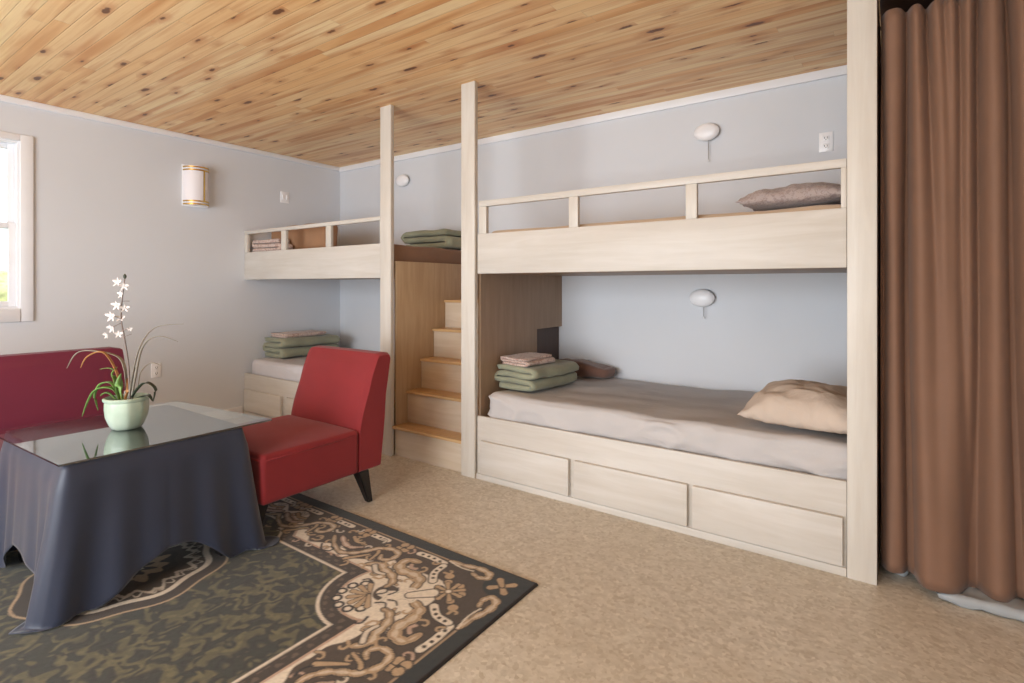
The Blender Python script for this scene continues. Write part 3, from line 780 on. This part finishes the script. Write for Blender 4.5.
lf = [([(120, 402), (112, 388, -.02), (97, 390, -.05), (86, 414, -.07)], .026, G), ([(120, 402), (110, 384, .02), (98, 384, .03), (92, 396, .03), (95, 410, .03)], .020, G),
      ([(121, 402), (116, 374), (104, 352, -.02), (90, 355, -.04), (83, 366, -.05)], .017, OR_), ([(124, 402), (124, 370), (112, 355, .03), (76, 351, .05), (61, 368, .06)], .014, DR),
      ([(128, 402), (131, 380), (138, 347, .02), (152, 327, .04), (180, 323, .05)], .012, DR), ([(130, 402), (136, 376, -.02), (144, 346, -.03), (160, 335, -.05), (180, 340, -.05)], .012, DR),
      ([(128, 402), (136, 390), (146, 382, -.02), (156, 388, -.03), (154, 400, -.03)], .022, DK), ([(128, 402), (142, 396, -.04), (151, 394, -.06), (156, 399, -.07)], .022, DK),
      ([(118, 402), (115, 388), (112, 374), (116, 366, .01)], .024, G), ([(122, 402), (119, 386, -.02), (122, 372, -.03)], .026, G), ([(124, 402), (127, 390, .01), (124, 376, .02)], .024, OR_),
      ([(126, 402), (130, 386, .02), (131, 372, .03), (136, 364, .03)], .016, DR), ([(119, 402), (118, 382, .03), (108, 369, .04), (96, 369, .04)], .012, G),
      ([(129, 402), (134, 388, .04), (137, 372, .05), (146, 363, .06), (156, 365, .06)], .009, DR), ([(117, 402), (110, 392, -.05), (104, 394, -.07)], .022, G)]
for pts, wd, mt in lf: leaf([PP(p[0], p[1], p[2] if len(p) > 2 else 0) for p in pts], wd, mt)
sp_ = [PP(129, 402), PP(127.5, 366), PP(122.5, 336, .01), PP(119.5, 318, .01), PP(121.5, 296, 0), PP(124.5, 277, -.01)]
bm = bmesh.new(); cc = bez(sp_, 8); tube(bm, cc, [0.0045 - 0.0025 * i / len(cc) for i in range(len(cc))], 7)
for a, b in (((122.0, 336), (131, 333)), ((120, 318), (113, 315)), ((121, 300), (129, 300)), ((119.5, 322), (112, 326)), ((123, 286), (117, 282)), ((121, 305), (115, 304)), ((120.5, 330), (129, 327))):
    tube(bm, [PP(*a, .008), PP(*b, -.01)], 0.0014, 5)
stem = link('flower_stem', bm, M['stem'], orchid, smooth=True)
def flower(c, s, az, el):
    s *= 0.7
    bm = bmesh.new(); R = Matrix.Rotation(az, 4, 'Z') @ Matrix.Rotation(el, 4, 'X')
    for k in range(5):
        a = math.radians(90 + 72 * k); L_ = s * (1 if k else .85); wd = s * (.62 if k in (1, 4) else .42); rows = []
        for i in range(6):
            u = i / 5; w_ = wd * math.sin(math.pi * min(.97, .12 + .85 * u)) ** .8
            row = []
            for j in (-1, 0, 1):
                p = Vector((j * w_ / 2, 0, u * L_)); p.y = -0.25 * s * u * u - .10 * s * abs(j) * u + .02 * s
                q = Vector((p.x * math.sin(a) + p.z * math.cos(a), p.y, -p.x * math.cos(a) + p.z * math.sin(a)))
                row.append(bm.verts.new(q))
            rows.append(row)
        for a_, b_ in zip(rows, rows[1:]):
            for j in (0, 1): bm.faces.new((a_[j], a_[j + 1], b_[j + 1], b_[j]))
    lathe(bm, [(0.001, -.16 * s), (.11 * s, -.1 * s), (.13 * s, 0), (.02 * s, .05 * s)], (0, 0, 0), 'y', 8)
    bm.transform(Matrix.Translation(c) @ R)
    o = link('flower', bm, M['petal'], stem, smooth=True); m = o.modifiers.new('thickness', 'SOLIDIFY'); m.thickness = 0.001; return o
for px, py, s, d, az, el in ((118, 281, .034, -.015, .5, -.2), (124, 285, .032, -.01, .9, .3), (121, 293, .030, -.01, .2, 0), (117, 304, .036, -.015, .5, .1), (124, 307, .030, 0, 1.1, 0),
                             (112, 315, .040, -.02, .4, .1), (119, 317, .030, .015, .8, -.4), (112, 327, .034, -.015, .3, .3), (118, 333, .028, 0, .9, 0), (129, 328, .018, 0, .9, 0), (107, 334, .026, -.02, .2, .2)):
    flower(PP(px, py, d), s, az, el)
bm = bmesh.new(); lathe(bm, [(0.001, 0), (0.006, .006), (0.007, .014), (0.001, .024)], PP(124.5, 277, -.01) - Vector((0, 0, .004)), 'z', 10); link('bud', bm, M['leafdark'], stem, smooth=True)

# ------------------------------------------------------------------ patterned rug
def rug():
    CX, CY, HU, HV = -2.625, 0.920, 1.46, 0.91; st_ = 0.005
    nu, nv = int(HU / st_), int(HV / st_)
    u, v = np.meshgrid((np.arange(nu + 1)) * HU / nu, (np.arange(nv + 1)) * HV / nv, indexing='ij')
    C = lambda *c: np.array(lin(c)[:3])
    dk, br, gold, cream, tan, pink, fieldc, fieldl, blk = C(38, 40, 38), C(70, 58, 46), C(168, 144, 114), C(214, 202, 184), C(172, 146, 114), C(176, 148, 128), C(50, 51, 42), C(92, 86, 60), C(36, 30, 28)
    img = np.zeros(u.shape + (3,)); img[:] = br
    rng = np.random.default_rng(3)
    def vnoise(x, y, sd):
        r = np.random.default_rng(sd).random((512, 512)); xi = np.floor(x).astype(int); yi = np.floor(y).astype(int); fx = x - xi; fy = y - yi
        fx = fx * fx * (3 - 2 * fx); fy = fy * fy * (3 - 2 * fy); g = lambda a, b: r[a % 512, b % 512]
        return (g(xi, yi) * (1 - fx) + g(xi + 1, yi) * fx) * (1 - fy) + (g(xi, yi + 1) * (1 - fx) + g(xi + 1, yi + 1) * fx) * fy
    def put(mask, col, al=1.0):
        m = (np.clip(mask, 0, 1) * al)[..., None]; img[:] = img * (1 - m) + col * m
    def sm(d, w=0.004): return np.clip(0.5 - d / w, 0, 1)
    # distance outward from the field edge
    d = np.maximum.reduce([0.465 - u, 0.41 - v, 0.26 - np.hypot(u - .45, v - .40)])
    d = np.minimum(d, np.hypot(u - 1.46, v - .58) - .30)
    # ground of the border: cream next to the guard band, ragged outer limit
    wv = 0.035 * (vnoise(u * 14, v * 14, 1) - .5)
    lim = np.where(np.hypot(u - .45, v - .4) < .25, .205, .118 + .03 * np.sin(u * 22) * np.cos(v * 20)); put(sm(d - lim - wv, .006), cream)
    put(sm(np.abs(d - .078) - .006), pink); put(sm(d - .072), br * .75)
    # small dots in the guard band
    dots = (np.sin(u * 110) * np.sin(v * 110)) * 1.0
    put(sm(np.abs(d - .042) - .015) * (dots > .3), br * 1.7)
    put(sm(np.abs(d - .008) - .007), cream * .9)
    fm = sm(d)
    put(fm, fieldc)
    a1 = vnoise(u * 46 + 2.6 * vnoise(u * 22, v * 22, 5), v * 46 + 2.6 * vnoise(u * 22, v * 22, 6), 7); a2 = vnoise(u * 60, v * 60, 9)
    put(fm * (np.clip((a1 - .46) * 6, 0, 1)), fieldl, .85); put(fm * (np.abs(a1 - .36) < .05), blk * 1.4, .7)
    put(fm * ((a1 > .74) & (a2 > .4)), fieldl * 1.35, .6)
    # strokes
    def cr(pts, n=10):
        return np.array([[q.x, q.y] for q in bez([(p[0], p[1], 0) for p in pts], n)])
    def dist_poly(P, uu, vv, w0, w1):
        best = np.full(uu.shape, 9.0); m = len(P) - 1
        for i in range(m):
            a, b = P[i], P[i + 1]; ab = b - a; L2 = (ab ** 2).sum() + 1e-12
            t = np.clip(((uu - a[0]) * ab[0] + (vv - a[1]) * ab[1]) / L2, 0, 1)
            s = (i + t) / m; wd = w0 + (w1 - w0) * s if not callable(w0) else w0(s)
            best = np.minimum(best, np.hypot(uu - a[0] - ab[0] * t, vv - a[1] - ab[1] * t) - wd)
        return best
    def region(P, pad):
        i0, j0 = np.maximum(((P.min(0) - pad) / [HU / nu, HV / nv]).astype(int), 0); i1, j1 = ((P.max(0) + pad) / [HU / nu, HV / nv]).astype(int) + 1
        return slice(max(0, i0), max(0, min(nu + 1, i1))), slice(max(0, j0), max(0, min(nv + 1, j1)))
    def stroke(pts, w0, w1, col, edge=None, ew=.006, sym=True, rib=True):
        w0 *= .84; w1 *= .84; orn = rib and len(pts) > 3 and w0 > .008
        for sw in ((0, 1) if sym else (0,)):
            P = cr([(p[1], p[0]) for p in pts] if sw else pts); rg = region(P, max(w0, w1) + ew + .01)
            uu, vv = u[rg], v[rg]
            if uu.size == 0: continue
            dd = dist_poly(P, uu, vv, (lambda q: (w0 + (w1 - w0) * q) * (.55 + .95 * np.sin(np.pi * (.12 + .8 * q))) * (.72 + .42 * np.abs(np.sin(q * np.pi * len(P) / 9)))) if orn else w0, w1)
            sub = img[rg]
            if edge is not None:
                m = sm(dd - ew)[..., None]; sub[:] = sub * (1 - m) + edge * m
            m = sm(dd)[..., None]; sub[:] = sub * (1 - m) + col * m
            if orn:
                m = (sm(np.abs(dd + min(w0, w1) * .55) - .0012, .003) * .75)[..., None]; sub[:] = sub * (1 - m) + col * .45 * m
                m = (sm(dd + max(w0, w1) * .75, .004) * .5)[..., None]; sub[:] = sub * (1 - m) + cream * m
    def blob(cu, cv, r, col, edge=None, ew=.006, sym=True): stroke([(cu, cv), (cu + .0005, cv)], r / .84, r / .84, col, edge, ew, sym)
    # outer band and gold line (open at the corner for the bracket motif)
    ed = np.minimum(u, v)
    put(sm(ed - .072), dk)
    oc = (np.maximum(u, v) < .39) & (np.minimum(u, v) < .10)
    put(sm(np.abs(ed - .072) - .0035) * (np.maximum(u, v) > .37), gold)
    put(sm(np.hypot(u - .10, v - .10) - .085), dk)
    put(sm(ed - .012), blk)
    # corner: brackets, rosette, little cross flower
    stroke([(.405, .075), (.33, .068), (.262, .052), (.205, .060), (.190, .092), (.222, .108), (.262, .098)], .013, .012, tan, br * .5)
    stroke([(.405, .078), (.33, .090), (.27, .082)], .005, .004, cream)
    for q in ((.255, .255), (.300, .205), (.205, .300), (.24, .20), (.20, .24), (.30, .26), (.26, .30)): blob(*q, .016 if q != (.255, .255) else .020, tan, br * .5, sym=False)
    for k in range(8):
        a = math.radians(45 * k); stroke([(.255 + .02 * math.cos(a), .255 + .02 * math.sin(a)), (.255 + .058 * math.cos(a), .255 + .058 * math.sin(a))], .006, .012, tan, br * .5, .004, sym=False)
    blob(.255, .255, .010, cream, sym=False); blob(.325, .17, .02, tan, br * .5)
    for k in range(4):
        a = math.radians(45 + 90 * k); stroke([(.105, .105), (.105 + .048 * math.cos(a), .105 + .048 * math.sin(a))], .010, .017, tan, br * .5, sym=False)
    # beaded chains
    def chain(pts, n):
        stroke(pts, .019, .019, cream, br * .5, rib=False)
        P = cr(pts, 12); idx = np.linspace(0, len(P) - 1, n + 2)[1:-1].astype(int)
        for i in idx: blob(P[i][0], P[i][1], .008, br * .6)
    chain([(.56, .105), (.49, .100), (.415, .106)], 4); chain([(.402, .125), (.395, .185), (.358, .235)], 4)
    x = .77
    while x < 1.6:
        chain([(x + .13, .105), (x, .105)], 4); x += .26
        for k in range(4):
            a = math.radians(45 + 90 * k); blob(x - .375 + .024 * math.cos(a), .105 + .024 * math.sin(a), .019, tan, br * .5)
        blob(x - .375, .105, .009, br * .6)
    rg2 = random.Random(11); placed = []
    for _ in range(900):
        a0, b0 = rg2.uniform(.12, 1.45), rg2.uniform(.11, .36)
        if b0 > a0 or any(math.hypot(a0 - q[0], b0 - q[1]) < .062 for q in placed): continue
        if 0.10 < a0 < .45 and b0 < .34: continue
        placed.append((a0, b0)); s_ = rg2.uniform(.013, .02); an = rg2.uniform(0, 6.3); dr = rg2.choice((-1, 1)); cc_ = rg2.choice((tan, tan, pink, cream * .85))
        stroke([(a0 + s_ * (1.5 - .32 * k) * math.cos(an + dr * k * .95), b0 + s_ * (1.5 - .32 * k) * math.sin(an + dr * k * .95)) for k in range(5)], .0070, .004, cc_, br * .55, .003, rib=False)
    # scrolls between chain and cream ground
    stroke([(.505, .160), (.560, .175), (.560, .225), (.515, .252), (.455, .245), (.405, .262), (.385, .310)], .016, .022, tan, br * .55)
    stroke([(.520, .195), (.500, .215), (.480, .205)], .010, .008, pink)
    stroke([(.381, .330), (.37, .37), (.40, .40), (.46, .41)], .024, .03, cream, None)
    stroke([(.36, .36), (.30, .30)], .02, .03, cream, br * .5, sym=False)
    stroke([(.68, .300), (.63, .268), (.585, .290), (.53, .300), (.485, .335), (.48, .372)], .016, .012, tan, br * .55)
    stroke([(.645, .29), (.60, .32), (.56, .315)], .012, .008, cream * .9, br * .5)
    # long acanthus leaves running along the border, repeated
    for ox in (0, .46, .92):
        f = lambda P: [(a + ox, b) for a, b in P]
        stroke(f([(1.02, .215), (.95, .270), (.87, .300), (.81, .275), (.775, .228), (.745, .180), (.69, .150), (.635, .165), (.630, .215), (.665, .240), (.69, .215)]), .010, .013, tan, br * .5)
        stroke(f([(.98, .20), (.92, .235), (.86, .245), (.82, .215)]), .012, .009, pink, br * .5)
        stroke(f([(.93, .17), (.88, .195), (.84, .185)]), .010, .008, tan, br * .5)
        stroke(f([(.80, .325), (.77, .285), (.74, .240)]), .014, .006, tan, br * .5)
        stroke(f([(1.00, .30), (.955, .335), (.915, .325), (.915, .30), (.94, .295)]), .006, .006, blk)
        stroke(f([(.87, .335), (.835, .34), (.81, .325)]), .006, .005, blk)
        stroke(f([(.73, .195), (.715, .215), (.70, .27)]), .010, .007, tan, br * .5)
    # small tendrils filling the brown ground
    for (a0, b0, s_, an) in ((.60, .235, .022, 0), (.46, .19, .020, 2), (.44, .30, .018, 4), (.56, .33, .02, 1), (.70, .33, .02, 3), (.88, .17, .02, 5), (1.06, .27, .022, 1), (1.16, .19, .02, 2), (1.34, .18, .02, 0), (1.30, .27, .022, 3), (.74, .14, .018, 2), (.35, .14, .016, 1), (.98, .15, .018, 4)):
        stroke([(a0 + s_ * (1.5 - .32 * k) * math.cos(an + k * .95), b0 + s_ * (1.5 - .32 * k) * math.sin(an + k * .95)) for k in range(5)], .0075, .005, tan * .95, None, rib=False)
    # shell flower on the cream corner
    for k in range(7):
        a = math.radians(45 + (k - 3) * 33); r = .085; blob(.515 + r * math.cos(a), .475 + r * math.sin(a), .012, cream, blk, .011, sym=False)
    for k in range(7):
        a = math.radians(45 + (k - 3) * 30); stroke([(.49, .45), (.49 + .075 * math.cos(a), .45 + .075 * math.sin(a))], .006, .013, tan if k % 2 else gold * 1.1, br * .7, .004, sym=False)
    stroke([(.47, .43), (.45, .40), (.47, .375)], .006, .004, blk); stroke([(.43, .405), (.42, .375), (.435, .35)], .006, .004, blk)
    stroke([(.545, .385), (.58, .375), (.595, .395)], .007, .005, blk)
    # centre medallion
    uc, vc = u - HU, v - HV; r = np.hypot(uc, vc * 1.0); th_ = np.arctan2(vc, uc)
    rr = r - 0.012 * np.cos(th_ * 8)
    rr = rr * 1.17; put(sm(rr - .43), br * .7); put(sm(np.abs(rr - .425) - .006), gold); put(sm(rr - .355), cream); put(sm(rr - .325), br)
    put(sm(np.abs(rr - .27 - .02 * np.sin(th_ * 20)) - .012) + sm(np.abs(rr - .29 + .02 * np.sin(th_ * 31)) - .006), cream * .8); put(sm(rr - .2), br * .6)
    put(sm(np.abs(rr - .12) - .03 - .02 * np.cos(th_ * 12)), tan); put(sm(rr - .05), cream * .8)
    # fine yarn variation
    img *= (0.88 + 0.24 * vnoise(u * 160, v * 160, 21))[..., None]
    # unfold to the whole rug
    full = np.concatenate([img, img[-2::-1]], 0); full = np.concatenate([full, full[:, -2::-1]], 1)
    NX, NY = full.shape[:2]
    xs = CX + HU - np.linspace(0, 2 * HU, NX); ys = CY + HV - np.linspace(0, 2 * HV, NY)
    X, Y = np.meshgrid(xs, ys, indexing='ij')
    e = np.minimum.reduce([CX + HU - X, X - CX + HU, CY + HV - Y, Y - CY + HV])
    Z = np.where(e < .004, 0.001, 0.010 + 0.0006 * vnoise((X + 9) * 60, (Y + 9) * 60, 30))
    co = np.stack([X, Y, Z], -1).reshape(-1, 3)
    i = np.arange(NX - 1)[:, None] * NY + np.arange(NY - 1)[None]; fc = np.stack([i, i + 1, i + NY + 1, i + NY], -1).reshape(-1, 4)
    me = bpy.data.meshes.new('rug'); me.vertices.add(len(co)); me.vertices.foreach_set('co', co.ravel())
    me.loops.add(fc.size); me.loops.foreach_set('vertex_index', fc.ravel()); me.polygons.add(len(fc))
    me.polygons.foreach_set('loop_start', np.arange(0, fc.size, 4)); me.update(calc_edges=True); me.validate()
    ca = me.color_attributes.new('yarn', 'FLOAT_COLOR', 'POINT'); ca.data.foreach_set('color', np.concatenate([full.reshape(-1, 3), np.ones((len(co), 1))], 1).ravel())
    a = N('woven_rug_pile'); at = a.n('ShaderNodeAttribute', attribute_name='yarn'); a.base(at.outputs['Color']); a.rough(0.92)
    a.b.inputs['Sheen Weight'].default_value = 0.15; a.bump(a.noise(a.coords(), 400, 2), 0.3, 0.003)
    me.materials.append(a.m); me.polygons.foreach_set('use_smooth', [True] * len(me.polygons))
    o = bpy.data.objects.new('area_rug', me); COL.objects.link(o)
    centre(tag(o, 'dark olive and brown rug with cream scrollwork border under the table', 'rug'))
rug()
